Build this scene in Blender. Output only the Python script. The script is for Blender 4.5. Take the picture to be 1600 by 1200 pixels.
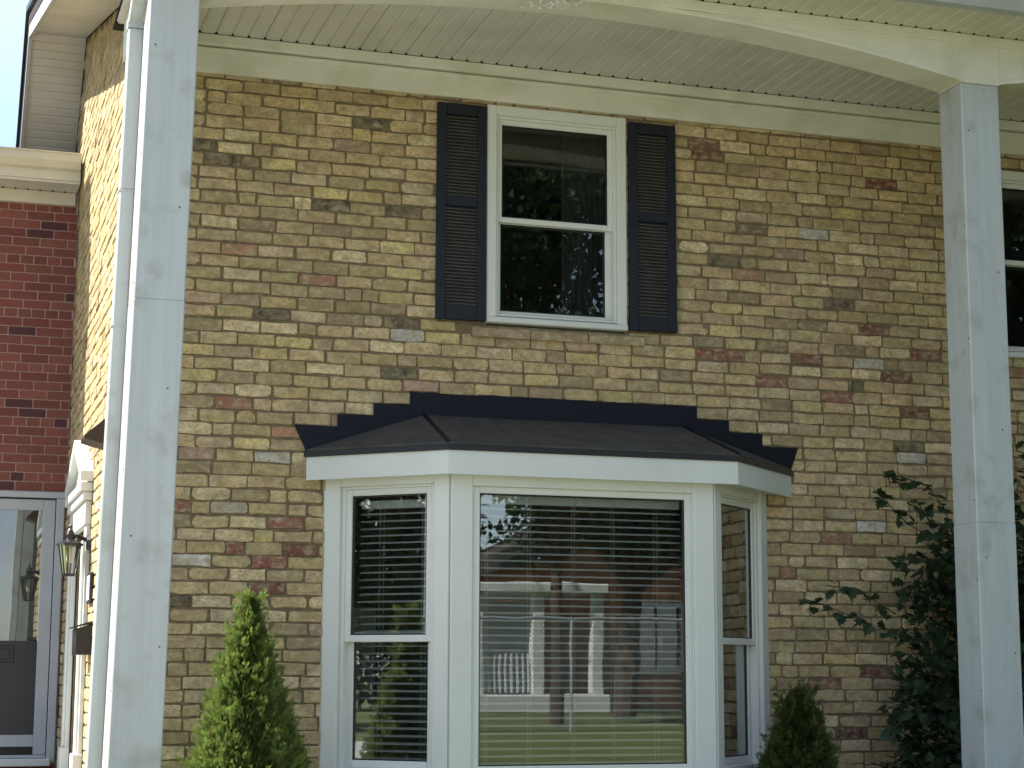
import bpy, bmesh, math, random
from mathutils import Vector, Matrix
R = math.radians
rng = random.Random(7)
for o in list(bpy.data.objects): bpy.data.objects.remove(o)
scn = bpy.context.scene
COL = scn.collection

# ------------------------------------------------------------------ camera
CAM = Vector((0.0, -11.0, 1.6)); FPX = 2851.03
yaw, pit, rol = R(17.80323), R(8.96859), R(0.18897)
fwd = Vector((math.sin(yaw)*math.cos(pit), math.cos(yaw)*math.cos(pit), math.sin(pit)))
r0 = Vector((math.cos(yaw), -math.sin(yaw), 0)); u0 = r0.cross(fwd)
cr = math.cos(rol)*r0 + math.sin(rol)*u0; cu = -math.sin(rol)*r0 + math.cos(rol)*u0
cd = bpy.data.cameras.new('camera'); cam = bpy.data.objects.new('camera', cd); COL.objects.link(cam)
cam.matrix_world = Matrix(((cr.x, cu.x, -fwd.x, CAM.x), (cr.y, cu.y, -fwd.y, CAM.y), (cr.z, cu.z, -fwd.z, CAM.z), (0, 0, 0, 1)))
cd.sensor_width = 36; cd.lens = FPX*36/1600; cd.clip_start = .1; cd.clip_end = 2000
scn.camera = cam
def project(p):
    q = Vector(p) - CAM; d = q.dot(fwd)
    return 800 + FPX*q.dot(cr)/d, 600 - FPX*q.dot(cu)/d
def onY(x, y, Y):
    d = cr*((x-800)/FPX) + cu*((600-y)/FPX) + fwd
    return CAM + d*((Y-CAM.y)/d.y)

# ------------------------------------------------------------------ light
SUN_EL, SUN_AZ = 48, 20.5            # azimuth: degrees behind the facade, from the left
to_sun = Vector((-math.cos(R(SUN_AZ))*math.cos(R(SUN_EL)), math.sin(R(SUN_AZ))*math.cos(R(SUN_EL)), math.sin(R(SUN_EL))))
sl = bpy.data.lights.new('sun', 'SUN'); sl.energy = 5.0; sl.angle = R(.55); sl.color = (1, .955, .88)
sun = bpy.data.objects.new('sun', sl); COL.objects.link(sun); sun.rotation_euler = (-to_sun).to_track_quat('-Z', 'Y').to_euler(); sun.location = (0, 0, 20)
w = bpy.data.worlds.new('World'); scn.world = w; w.use_nodes = True
nt = w.node_tree; nt.nodes.clear()
wo = nt.nodes.new('ShaderNodeOutputWorld'); bg = nt.nodes.new('ShaderNodeBackground'); sky = nt.nodes.new('ShaderNodeTexSky')
sky.sky_type = 'NISHITA'; sky.sun_disc = False; sky.sun_elevation = R(SUN_EL); sky.sun_rotation = R(-(90-SUN_AZ)); sky.air_density = 1.0; sky.dust_density = .6; sky.ozone_density = 1.6
tc = nt.nodes.new('ShaderNodeTexCoord'); cn = nt.nodes.new('ShaderNodeTexNoise'); cn.inputs['Scale'].default_value = 3.2; cn.inputs['Detail'].default_value = 7; cn.inputs['Roughness'].default_value = .55
cramp = nt.nodes.new('ShaderNodeValToRGB'); cramp.color_ramp.elements[0].position = .38; cramp.color_ramp.elements[1].position = .62
cramp.color_ramp.elements[0].color = (0, 0, 0, 1); cramp.color_ramp.elements[1].color = (.75, .75, .75, 1)
cm = nt.nodes.new('ShaderNodeMixRGB'); cm.inputs['Color2'].default_value = (3.3, 3.6, 4.2, 1)
nt.links.new(tc.outputs['Generated'], cn.inputs['Vector']); nt.links.new(cn.outputs['Fac'], cramp.inputs['Fac']); nt.links.new(cramp.outputs['Color'], cm.inputs['Fac'])
nt.links.new(sky.outputs[0], cm.inputs['Color1']); nt.links.new(cm.outputs[0], bg.inputs['Color']); bg.inputs['Strength'].default_value = .12
nt.links.new(bg.outputs[0], wo.inputs['Surface'])
scn.view_settings.view_transform = 'Standard'; scn.view_settings.look = 'None'; scn.view_settings.gamma = 1; scn.view_settings.exposure = 1.36
try: scn.view_settings.use_curve_mapping = False
except Exception: pass
scn.cycles.max_bounces = 6; scn.cycles.diffuse_bounces = 3; scn.cycles.glossy_bounces = 3; scn.cycles.transparent_max_bounces = 16

# ------------------------------------------------------------------ materials
def N(nt, t, **kw):
    n = nt.nodes.new(t)
    for k, v in kw.items(): setattr(n, k, v)
    return n
def mat(name, col, rough=.6, var=.12, scale=6.0, bump=.0, bscale=60, spec=.4, attr=None, stain=None, metal=0, trans=0, grain=None, coat=0):
    """principled material: base colour broken up by two noises, optional colour attribute, stain colour, streaky grain and bump"""
    m = bpy.data.materials.new(name); m.use_nodes = True; t = m.node_tree; b = t.nodes['Principled BSDF']
    L = t.links.new
    geo = N(t, 'ShaderNodeNewGeometry')
    mp = N(t, 'ShaderNodeMapping'); L(geo.outputs['Position'], mp.inputs['Vector'])
    if grain: mp.inputs['Scale'].default_value = grain
    n1 = N(t, 'ShaderNodeTexNoise'); n1.inputs['Scale'].default_value = scale; n1.inputs['Detail'].default_value = 6; n1.inputs['Roughness'].default_value = .62
    L(mp.outputs[0], n1.inputs['Vector'])
    mr = N(t, 'ShaderNodeMapRange'); mr.inputs['From Min'].default_value = .28; mr.inputs['From Max'].default_value = .72
    mr.inputs['To Min'].default_value = 1-var; mr.inputs['To Max'].default_value = 1+var*.6; L(n1.outputs['Fac'], mr.inputs['Value'])
    base = None
    if attr:
        a = N(t, 'ShaderNodeAttribute', attribute_name=attr); base = a.outputs['Color']
    mul = N(t, 'ShaderNodeMixRGB', blend_type='MULTIPLY'); mul.inputs['Fac'].default_value = 1
    if base: L(base, mul.inputs['Color1'])
    else: mul.inputs['Color1'].default_value = (*col, 1)
    L(mr.outputs[0], mul.inputs['Color2']); out = mul.outputs[0]
    if stain:
        sc, ssc, lo, hi, amt = stain[:5]
        n2 = N(t, 'ShaderNodeTexNoise'); n2.inputs['Scale'].default_value = ssc; n2.inputs['Detail'].default_value = 5
        mp2 = N(t, 'ShaderNodeMapping'); L(geo.outputs['Position'], mp2.inputs['Vector'])
        if len(stain) > 5: mp2.inputs['Scale'].default_value = stain[5]
        mp2.inputs['Location'].default_value = (3.1, 7.7, 1.3); L(mp2.outputs[0], n2.inputs['Vector'])
        rp = N(t, 'ShaderNodeMapRange'); rp.inputs['From Min'].default_value = lo; rp.inputs['From Max'].default_value = hi; rp.inputs['To Max'].default_value = amt
        L(n2.outputs['Fac'], rp.inputs['Value'])
        mx = N(t, 'ShaderNodeMixRGB'); L(rp.outputs[0], mx.inputs['Fac']); L(out, mx.inputs['Color1']); mx.inputs['Color2'].default_value = (*sc, 1); out = mx.outputs[0]
    L(out, b.inputs['Base Color'])
    b.inputs['Roughness'].default_value = rough; b.inputs['Metallic'].default_value = metal
    b.inputs['Specular IOR Level'].default_value = spec
    if coat: b.inputs['Coat Weight'].default_value = coat
    if bump:
        n3 = N(t, 'ShaderNodeTexNoise'); n3.inputs['Scale'].default_value = bscale; n3.inputs['Detail'].default_value = 5; n3.inputs['Roughness'].default_value = .65
        L(mp.outputs[0] if grain else geo.outputs['Position'], n3.inputs['Vector'])
        bp = N(t, 'ShaderNodeBump'); bp.inputs['Strength'].default_value = min(1, bump*25); bp.inputs['Distance'].default_value = bump
        L(n3.outputs['Fac'], bp.inputs['Height']); L(bp.outputs[0], b.inputs['Normal'])
    if trans:
        tr = N(t, 'ShaderNodeBsdfTranslucent'); L(out, tr.inputs['Color']); ms = N(t, 'ShaderNodeMixShader'); ms.inputs['Fac'].default_value = trans
        L(b.outputs[0], ms.inputs[1]); L(tr.outputs[0], ms.inputs[2]); L(ms.outputs[0], t.nodes['Material Output'].inputs['Surface'])
    return m
def brick_mat(name, blotch=.5, bump=.004):
    m = mat(name, (1, 1, 1), .93, .30, 30, bump, 85, .18, attr='bcol', stain=((.15, .115, .065), 22, .58, .76, blotch))
    t = m.node_tree; L = t.links.new; b = t.nodes['Principled BSDF']
    src = b.inputs['Base Color'].links[0].from_socket
    geo = N(t, 'ShaderNodeNewGeometry')
    def layer(src, scale, lo, hi, amt, col, off):
        mp = N(t, 'ShaderNodeMapping'); mp.inputs['Location'].default_value = off; mp.inputs['Scale'].default_value = (1, 1, 1.6); L(geo.outputs['Position'], mp.inputs['Vector'])
        n = N(t, 'ShaderNodeTexNoise'); n.inputs['Scale'].default_value = scale; n.inputs['Detail'].default_value = 4; L(mp.outputs[0], n.inputs['Vector'])
        r = N(t, 'ShaderNodeMapRange'); r.inputs['From Min'].default_value = lo; r.inputs['From Max'].default_value = hi; r.inputs['To Max'].default_value = amt; L(n.outputs['Fac'], r.inputs['Value'])
        x = N(t, 'ShaderNodeMixRGB'); x.inputs['Color2'].default_value = (*col, 1); L(r.outputs[0], x.inputs['Fac']); L(src, x.inputs['Color1']); return x.outputs[0]
    # two-tone mottling inside each brick
    src = layer(src, 11, .42, .66, .66, (.29, .215, .12), (11, 3, 6))
    src = layer(src, 19, .50, .66, .6, (.52, .44, .24), (4, 13, 2))
    # soot and dark crust on the bricks that carry it (attribute alpha)
    a = N(t, 'ShaderNodeAttribute', attribute_name='bcol')
    ns = N(t, 'ShaderNodeTexNoise'); ns.inputs['Scale'].default_value = 15; ns.inputs['Detail'].default_value = 8; ns.inputs['Roughness'].default_value = .7; L(geo.outputs['Position'], ns.inputs['Vector'])
    rs_ = N(t, 'ShaderNodeMapRange'); rs_.inputs['From Min'].default_value = .30; rs_.inputs['From Max'].default_value = .62; rs_.inputs['To Max'].default_value = .95; L(ns.outputs['Fac'], rs_.inputs['Value'])
    inv = N(t, 'ShaderNodeMath', operation='SUBTRACT'); inv.inputs[0].default_value = 1.0; L(a.outputs['Alpha'], inv.inputs[1])
    ms_ = N(t, 'ShaderNodeMath', operation='MULTIPLY', use_clamp=True); L(inv.outputs[0], ms_.inputs[0]); L(rs_.outputs[0], ms_.inputs[1])
    mx_ = N(t, 'ShaderNodeMixRGB'); mx_.inputs['Color2'].default_value = (.035, .032, .034, 1); L(ms_.outputs[0], mx_.inputs['Fac']); L(src, mx_.inputs['Color1']); src = mx_.outputs[0]
    src = layer(src, 9, .54, .70, .5, (.60, .52, .36), (5, 2, 9))       # lime bloom
    src = layer(src, 2.6, .50, .74, .42, (.23, .175, .105), (1, 8, 4))    # grey-green weathering in wide patches
    src = layer(src, 46, .50, .64, .45, (.24, .18, .095), (7, 1, 3))       # fine mottling
    src = layer(src, 90, .66, .74, .7, (.10, .075, .05), (2, 2, 2))      # pits
    L(src, b.inputs['Base Color']); return m
def glass_mat(name, tint=(.93, .96, .95), k=3.1, rough=.0):
    m = bpy.data.materials.new(name); m.use_nodes = True; t = m.node_tree; t.nodes.clear(); L = t.links.new
    out = N(t, 'ShaderNodeOutputMaterial'); g = N(t, 'ShaderNodeBsdfGlossy'); g.inputs['Roughness'].default_value = rough; g.inputs['Color'].default_value = (.95, .97, .98, 1)
    tr = N(t, 'ShaderNodeBsdfTransparent'); tr.inputs['Color'].default_value = (*tint, 1)
    fr = N(t, 'ShaderNodeFresnel'); fr.inputs['IOR'].default_value = 1.5
    mu = N(t, 'ShaderNodeMath', operation='MULTIPLY', use_clamp=True); mu.inputs[1].default_value = k; L(fr.outputs[0], mu.inputs[0])
    # very slight waviness of the panes
    geo = N(t, 'ShaderNodeNewGeometry'); n = N(t, 'ShaderNodeTexNoise'); n.inputs['Scale'].default_value = 2.2; n.inputs['Detail'].default_value = 1; L(geo.outputs['Position'], n.inputs['Vector'])
    bp = N(t, 'ShaderNodeBump'); bp.inputs['Strength'].default_value = .12; bp.inputs['Distance'].default_value = .003; L(n.outputs['Fac'], bp.inputs['Height']); L(bp.outputs[0], g.inputs['Normal'])
    mx = N(t, 'ShaderNodeMixShader'); L(mu.outputs[0], mx.inputs['Fac']); L(tr.outputs[0], mx.inputs[1]); L(g.outputs[0], mx.inputs[2]); L(mx.outputs[0], out.inputs['Surface'])
    return m
M = {}
M['brick'] = brick_mat('reclaimed buff brick')
M['redbrick'] = mat('smooth red brick', (1, 1, 1), .85, .18, 40, .0012, 200, .25, attr='bcol')
M['mortar'] = mat('weathered mortar', (.215, .165, .10), .97, .45, 22, .004, 120, .1, stain=((.18, .135, .08), 6, .45, .7, .6))
M['redmortar'] = mat('pink grey mortar', (.42, .28, .245), .95, .2, 30, .001, 150, .1)
M['white'] = mat('white painted trim', (.655, .665, .62), .5, .06, 3, .0006, 40, .4, stain=((.50, .50, .40), 2.2, .55, .8, .35))
M['beam'] = mat('weathered cream painted beam', (.73, .71, .61), .6, .10, 4, .001, 50, .3, stain=((.44, .43, .27), 2.6, .48, .74, .5))
M['clad'] = mat('white aluminium column cladding', (.46, .485, .465), .42, .10, 3, .0004, 30, .45, stain=((.27, .28, .22), 5.0, .55, .72, .6), grain=(7, 7, .3))
M['vinyl'] = mat('white vinyl frame', (.70, .705, .645), .38, .04, 4, .0002, 60, .45, stain=((.55, .54, .46), 5, .6, .85, .3))
M['soffit'] = mat('taupe vinyl soffit', (.60, .58, .52), .5, .08, 5, .0004, 90, .35, stain=((.33, .32, .24), 1.8, .5, .8, .4))
M['osoffit'] = mat('perforated cream soffit', (.62, .60, .48), .55, .10, 90, .0004, 300, .35, stain=((.36, .36, .22), 3, .5, .8, .4))
M['dark'] = mat('dark gap', (.02, .018, .014), .9, .2)
M['navy'] = mat('navy black shutter plastic', (.010, .012, .020), .5, .25, 8, .0004, 90, .35)
M['louver'] = mat('lighter shutter louver', (.075, .07, .066), .6, .3, 12, .0004, 90, .3)  # louvers in a lighter brownish tone than the shutter frame
M['flash'] = mat('navy black metal flashing', (.0045, .005, .012), .55, .2, 5, .0006, 14, .25)
M['roofing'] = mat('charcoal roofing felt', (.075, .068, .062), .92, .35, 7, .0015, 160, .2, stain=((.10, .095, .085), 5, .55, .75, .5))
M['shingle'] = mat('brown grey shingle', (.07, .06, .055), .95, .4, 20, .004, 80, .1)
M['black'] = mat('black painted metal', (.012, .012, .013), .4, .2, 20, .0003, 100, .5)
M['brown'] = mat('dark brown metal hood', (.045, .028, .018), .5, .2, 10, .0003, 60, .4)
M['glass'] = glass_mat('window glass')
M['dullglass'] = glass_mat('dim reflecting upper window glass', (.80, .82, .82), 1.7)  # upper panes: reflections dimmed in the glass, with a darker tint
M['glass2'] = glass_mat('lamp glass', (.95, .93, .85), 1.4, .05)
M['slat'] = mat('white blind slat', (.85, .84, .80), .45, .04)
M['cord'] = mat('blind ladder cord', (.75, .74, .70), .7, .05)
M['room'] = mat('dim room plaster', (.30, .28, .25), .9, .1, 2)
M['floor'] = mat('brown room carpet', (.16, .11, .08), .95, .2, 30)
M['curtain'] = mat('dim curtain cloth', (.15, .145, .14), .9, .1, 5, trans=.3)
M['door'] = mat('painted door', (.55, .54, .50), .45, .06)
M['darkdoor'] = mat('charcoal door panel', (.030, .028, .032), .4, .15)
M['greyal'] = mat('grey white aluminium', (.41, .43, .445), .45, .08, 5, .0003, 60, .45)
M['cream'] = mat('cream aluminium gutter', (.60, .56, .46), .45, .08, 4, .0003, 60, .4)
M['grass'] = mat('lawn', (.105, .13, .045), .95, .5, 1.2, .03, 40, .1, stain=((.17, .165, .07), 25, .4, .7, .7))
M['concrete'] = mat('concrete', (.42, .40, .36), .9, .2, 8, .002, 90, .2)
M['bark'] = mat('bark', (.09, .065, .045), .95, .45, 18, .01, 60, .1)
M['leaf'] = mat('leaf', (1, 1, 1), .55, .25, 14, 0, 1, .35, attr='bcol', trans=.35)
M['arb'] = mat('cedar spray', (1, 1, 1), .5, .25, 25, 0, 1, .35, attr='bcol', trans=.42)
M['galv'] = mat('galvanised steel', (.45, .46, .47), .4, .15, 20, 0, 1, .5, metal=.6)
M['orange'] = mat('far orange brick', (.42, .20, .10), .9, .3, 3, .004, 30, .2, stain=((.30, .13, .07), 14, .45, .6, .6))
M['ply'] = mat('number plate', (.70, .69, .66), .4, .05)

# ------------------------------------------------------------------ helpers
class MB:
    def __init__(s, xf=None): s.v = []; s.f = []; s.c = []; s.xf = xf
    def add(s, vs, fs, col=None):
        o = len(s.v)
        s.v += [tuple(s.xf(p)) if s.xf else tuple(p) for p in vs]; s.f += [tuple(i+o for i in f) for f in fs]
        if col is not None: s.c += [col]*len(vs)
        return s
    def box(s, x0, x1, y0, y1, z0, z1, c=0.003):
        c = min(c, (x1-x0)*.4, (y1-y0)*.4, (z1-z0)*.4)
        if c <= 0:
            s.add([(x, y, z) for x in (x0, x1) for y in (y0, y1) for z in (z0, z1)], [(0, 1, 3, 2), (4, 6, 7, 5), (0, 4, 5, 1), (2, 3, 7, 6), (0, 2, 6, 4), (1, 5, 7, 3)]); return s
        vs = []; idx = {}
        for i, x in enumerate((x0, x1)):
            for j, y in enumerate((y0, y1)):
                for k, z in enumerate((z0, z1)):
                    sx, sy, sz = 1-2*i, 1-2*j, 1-2*k
                    for a, p in enumerate(((x, y+sy*c, z+sz*c), (x+sx*c, y, z+sz*c), (x+sx*c, y+sy*c, z))):
                        idx[(i, j, k, a)] = len(vs); vs.append(p)
        g = lambda i, j, k, a: idx[(i, j, k, a)]
        fs = [(g(0,0,0,0), g(0,0,1,0), g(0,1,1,0), g(0,1,0,0)), (g(1,0,0,0), g(1,1,0,0), g(1,1,1,0), g(1,0,1,0)),
              (g(0,0,0,1), g(1,0,0,1), g(1,0,1,1), g(0,0,1,1)), (g(0,1,0,1), g(0,1,1,1), g(1,1,1,1), g(1,1,0,1)),
              (g(0,0,0,2), g(0,1,0,2), g(1,1,0,2), g(1,0,0,2)), (g(0,0,1,2), g(1,0,1,2), g(1,1,1,2), g(0,1,1,2))]
        for i in (0, 1):
            for j in (0, 1):
                fs.append((g(i,j,0,0), g(i,j,1,0), g(i,j,1,1), g(i,j,0,1)))
                fs.append((g(i,0,j,0), g(i,1,j,0), g(i,1,j,2), g(i,0,j,2)))
                fs.append((g(0,i,j,1), g(1,i,j,1), g(1,i,j,2), g(0,i,j,2)))
                for k in (0, 1): fs.append((g(i,j,k,0), g(i,j,k,1), g(i,j,k,2)))
        s.add(vs, fs); return s
    def prism(s, pts, axis, a0, a1):
        """extrude a 2-D outline along an axis: axis 'x' -> pts (y,z), 'y' -> (x,z), 'z' -> (x,y)"""
        mk = {'x': lambda p, a: (a, p[0], p[1]), 'y': lambda p, a: (p[0], a, p[1]), 'z': lambda p, a: (p[0], p[1], a)}[axis]
        n = len(pts); s.add([mk(p, a0) for p in pts]+[mk(p, a1) for p in pts], [tuple(range(n)), tuple(range(2*n-1, n-1, -1))]+[(i, i+n, (i+1) % n+n, (i+1) % n) for i in range(n)]); return s
    def tube(s, p0, p1, r0_, r1_=None, n=8):
        r1_ = r0_ if r1_ is None else r1_
        p0 = Vector(p0); p1 = Vector(p1); d = (p1-p0).normalized(); a = d.orthogonal().normalized(); b = d.cross(a)
        vs = [p0+(a*math.cos(t)+b*math.sin(t))*r0_ for t in [2*math.pi*i/n for i in range(n)]]+[p1+(a*math.cos(t)+b*math.sin(t))*r1_ for t in [2*math.pi*i/n for i in range(n)]]
        s.add(vs, [(i, (i+1) % n, (i+1) % n+n, i+n) for i in range(n)]+[tuple(range(n-1, -1, -1)), tuple(range(n, 2*n))]); return s
    def lathe(s, prof, cx, cy, n=16):
        vs = [(cx+r*math.cos(2*math.pi*i/n), cy+r*math.sin(2*math.pi*i/n), z) for r, z in prof for i in range(n)]; fs = []
        for k in range(len(prof)-1): fs += [(k*n+i, k*n+(i+1) % n, (k+1)*n+(i+1) % n, (k+1)*n+i) for i in range(n)]
        s.add(vs, fs); return s
    def mesh(s, name, m, fix=True):
        me = bpy.data.meshes.new(name); me.from_pydata(s.v, [], s.f)
        if fix:
            bm = bmesh.new(); bm.from_mesh(me); bmesh.ops.recalc_face_normals(bm, faces=bm.faces); bm.to_mesh(me); bm.free()
        if s.c:
            a = me.attributes.new('bcol', 'FLOAT_COLOR', 'POINT'); a.data.foreach_set('color', [q for c in s.c for q in (c[0], c[1], c[2], c[3] if len(c) > 3 else 1)])
        me.materials.append(m); return me
    def build(s, name, m, parent=None, fix=True, kind=None):
        o = bpy.data.objects.new(name, s.mesh(name, m, fix)); COL.objects.link(o); o.parent = parent
        if kind: o['kind'] = kind
        return o
def root(name, label, cat, loc=(0, 0, 0), group=None):
    o = bpy.data.objects.new(name, None); COL.objects.link(o); o['label'] = label; o['category'] = cat
    if group: o['group'] = group
    return o
def tag(o, label, cat, group=None):
    o['label'] = label; o['category'] = cat
    if group: o['group'] = group
    return o

G = .70                        # level of the lawn
# ------------------------------------------------------------------ ground
gm = MB(); n = 24
gm.add([(-300+600*i/n, -300+600*j/n, G) for j in range(n+1) for i in range(n+1)], [(j*(n+1)+i, j*(n+1)+i+1, (j+1)*(n+1)+i+1, (j+1)*(n+1)+i) for j in range(n) for i in range(n)])
g = gm.build('ground', M['grass']); g['kind'] = 'structure'
p = MB(); p.box(-1.6, .95, .0, 3.7, G-.3, G+.14, .01); st = p.build('path', M['concrete']); st['kind'] = 'structure'

p = MB(); p.box(-9.5, 2.6, -60, -2.6, G-.3, G+.012, .004); st = p.build('added_bounce_slab', M['concrete']); st['kind'] = 'structure'  # unseen slab added to bounce neutral light up to the portico ceiling
# ------------------------------------------------------------------ yellow house
H = root('yellow_brick_house', 'two storey buff brick house with portico, dark shutters and bay window', 'house')
XW = 1.05; X1 = 11.2; CH = .0803; ZJ = 3.335
OPEN = [(3.36, 4.31, 3.79, 5.27), (2.36, 5.275, G, 2.80), (7.20, 8.15, 3.80, 5.15)]   # x0,x1,z0,z1
ZT = 5.30
def wall_boxes(mb, x0, x1, z0, z1, ops, y0, y1):
    xs = sorted({x0, x1, *[o[0] for o in ops], *[o[1] for o in ops]}); zs = sorted({z0, z1, *[o[2] for o in ops], *[o[3] for o in ops]})
    xs = [x for x in xs if x0 <= x <= x1]; zs = [z for z in zs if z0 <= z <= z1]
    for a, b in zip(xs, xs[1:]):
        run = None
        for c_, d in zip(zs, zs[1:]):
            hole = any(o[0] <= (a+b)/2 <= o[1] and o[2] <= (c_+d)/2 <= o[3] for o in ops)
            if hole:
                if run: mb.box(a, b, y0, y1, run[0], run[1], 0); run = None
            else: run = (run[0], d) if run else (c_, d)
        if run: mb.box(a, b, y0, y1, run[0], run[1], 0)
wm = MB(); wall_boxes(wm, XW+.012, X1, G-.2, 5.50, OPEN, .0085, .16); front = wm.build('front_wall', M['mortar'], H)

PAL = [((.57, .435, .225), 34), ((.50, .395, .19), 19), ((.70, .565, .325), 17), ((.53, .395, .215), 14), ((.54, .385, .235), 3), ((.40, .31, .165), 9), ((.62, .50, .21), 7), ((.29, .225, .13), 3), ((.34, .15, .105), .5)]
def pick():
    t = rng.random()*sum(w_ for _, w_ in PAL)
    for c, w_ in PAL:
        t -= w_
        if t <= 0: break
    k = rng.uniform(.80, 1.14); return tuple(max(.01, x*k*t_*rng.uniform(.97, 1.03)) for x, t_ in zip(c, (1.06, 1.02, 1.05)))+((1.0,) if rng.random() > .02 else (.45,))
RED, DRED, ORG, DRK, WHT, PNK = (.27, .085, .075, 1), (.20, .06, .055, .75), (.40, .19, .12, 1), (.38, .31, .18, 0), (.62, .58, .52, 1), (.45, .28, .21, 1)
SPECIAL = [(1188, 597, RED), (425, 818, RED), (363, 857, RED), (483, 862, DRED), (447, 880, RED), (390, 922, DRED), (288, 790, RED), (285, 877, RED), (565, 237, PNK), (350, 388, ORG), (470, 437, ORG), (612, 325, ORG),
 (1105, 218, DRED), (1090, 230, DRED), (1100, 245, DRED), (1390, 294, DRED), (1365, 518, DRED), (1140, 555, RED), (1090, 552, RED), (1247, 564, DRED), (1410, 592, DRED), (1452, 560, DRED), (1302, 622, RED), (1450, 648, DRED), (445, 672, ORG), (480, 985, PNK), (305, 712, PNK),
 (335, 231, DRK), (333, 247, DRK), (578, 202, DRK), (545, 325, DRK), (650, 331, DRK), (440, 495, DRK), (617, 505, DRK), (612, 578, DRK), (298, 942, (.06, .05, .045, .3)), (1340, 605, DRK), (1290, 480, DRK), (1415, 695, DRK), (1115, 407, DRK),
 (443, 712, WHT), (330, 878, WHT), (655, 525, WHT), (1380, 572, WHT), (1382, 828, WHT), (1275, 370, WHT), (1425, 715, WHT), (365, 790, (.5, .43, .33)), (1190, 425, ORG), (1230, 405, (.26, .19, .13)), (1200, 365, (.24, .18, .13)), (640, 680, PNK), (645, 605, PNK), (1360, 1050, DRED), (1335, 1147, DRED), (1310, 1062, RED), (1250, 1147, DRED)]
def brick_geo(w_, h, rnd):
    """a worn brick: rounded uneven outline, soft arris, face proud of the joint (ten corners)"""
    rr = rnd.uniform(.003, .008) if rnd.random() < .72 else rnd.uniform(.009, .020)
    a, b = w_/2, h/2; j = lambda s=.0038: rnd.uniform(-s, s)
    out = []
    for sx, sz, order in ((-1, -1, 0), (1, -1, 1), (1, 1, 0), (-1, 1, 1)):
        r1 = rr*rnd.uniform(.5, 1.5); r1 = min(r1, b*.7)
        c = [(sx*a, sz*(b-r1*.8)), (sx*(a-r1), sz*b)]
        if order: c.reverse()
        out += [(x+j(), z+j()) for x, z in c]
    out.insert(2, (rnd.uniform(-.35, .35)*w_, -b+j(.0055))); out.insert(7, (rnd.uniform(-.35, .35)*w_, b+j(.0055)))
    ins = rnd.uniform(.003, .0075); fr = rnd.uniform(-.0035, .003); n = 10; vs = []
    vs += [(x, .022, z) for x, z in out]
    vs += [(x, .0035+j(.001), z) for x, z in out]
    sl_, sm = rnd.uniform(-.01, .01), rnd.uniform(-.025, .025)
    vs += [(x*(1-ins/a), fr+sl_*x+sm*z+j(.0008), z*(1-ins/b)) for x, z in out]
    fs = []
    for k in (0, 1): fs += [(k*n+i, k*n+(i+1) % n, (k+1)*n+(i+1) % n, (k+1)*n+i) for i in range(n)]
    fs.append(tuple(range(2*n, 3*n))); return vs, fs
def flash_z(x):
    c = abs(x-3.8345)
    for lim, z in ((.98, 3.335), (1.213, 3.255), (1.447, 3.174), (1.70, 3.095)):
        if c < lim: return z
    return 0
bricks = []
zb = ZJ-math.ceil((ZJ-G+.05)/CH)*CH; row = 0
while zb < ZT-.01:
    z0, z1 = zb, min(zb+CH, ZT); x = XW+.002-(0 if row % 2 else .117)-rng.uniform(-.03, .03)
    first = True
    while x < X1:
        L_ = .2335+rng.uniform(-.007, .007)
        if rng.random() < .12: L_ = .117+rng.uniform(-.008, .012)
        a, b = max(x, XW+.002), min(x+L_, X1); x += L_
        segs = [(a, b)]
        zc = (z0+z1)/2
        for o in OPEN:
            if o[2]-.02 < zc < o[3]:
                ns = []
                for s0, s1 in segs:
                    if s1 <= o[0] or s0 >= o[1]: ns.append((s0, s1))
                    else:
                        if s0 < o[0]: ns.append((s0, o[0]))
                        if s1 > o[1]: ns.append((o[1], s1))
                segs = ns
        for s0, s1 in segs:
            if s1-s0 < .03: continue
            if 2.5 < zc < flash_z((s0+s1)/2)-.06 and abs((s0+s1)/2-3.8345) < 1.5: continue
            if 3.715 < zc < 3.79 and 3.25 < (s0+s1)/2 < 4.44: continue       # the window sill
            jt = .0092; hh = (z1-z0)-jt+rng.uniform(-.006, .002)
            if hh < .02: continue
            bricks.append([(s0+s1)/2+rng.uniform(-.0015, .0015), zc+rng.uniform(-.0022, .0022)+.0022*math.sin(1.9*s0+row*.9)+.0015*math.sin(4.3*s0+row*2.1), (s1-s0)-jt+rng.uniform(-.009, .002), hh, pick()])
    zb += CH; row += 1
for px, py, c in SPECIAL:
    q = onY(px, py, 0); best = min(bricks, key=lambda b: ((b[0]-q.x)/max(.6, b[2]/.22))**2*.5+((b[1]-q.z)*2.5)**2)
    k = rng.uniform(.85, 1.2); best[4] = tuple(v*k for v in c[:3])+(c[3] if len(c) > 3 else 1,)
def hidden(b):
    px, py = project((b[0], 0, b[1]))
    if not (245 < px < 1500 and 100 < py < 1195): return True
    l_ = 313.7-58.7*py/1200+6; r_ = 1467+40*(py-147)/1053-12
    if px-20 < l_ or px+20 > r_: return True
    if 675 < px < 1058 and 158 < py < 522: return True
    if px > 1370 and py > 820: return True
    if 300 < px < 500 and py > 960 and abs(px-392) < (py-930)*.4+10: return True
    return False
vis = [b for b in bricks if not hidden(b) and b[2] > .09]
def area(b):
    p0 = project((b[0]-b[2]/2, 0, b[1]-b[3]/2)); p1 = project((b[0]+b[2]/2, 0, b[1]+b[3]/2)); return abs((p1[0]-p0[0])*(p1[1]-p0[1]))
vis.sort(key=area, reverse=True); single = set(id(b) for b in vis[:300])
field = MB()
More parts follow.
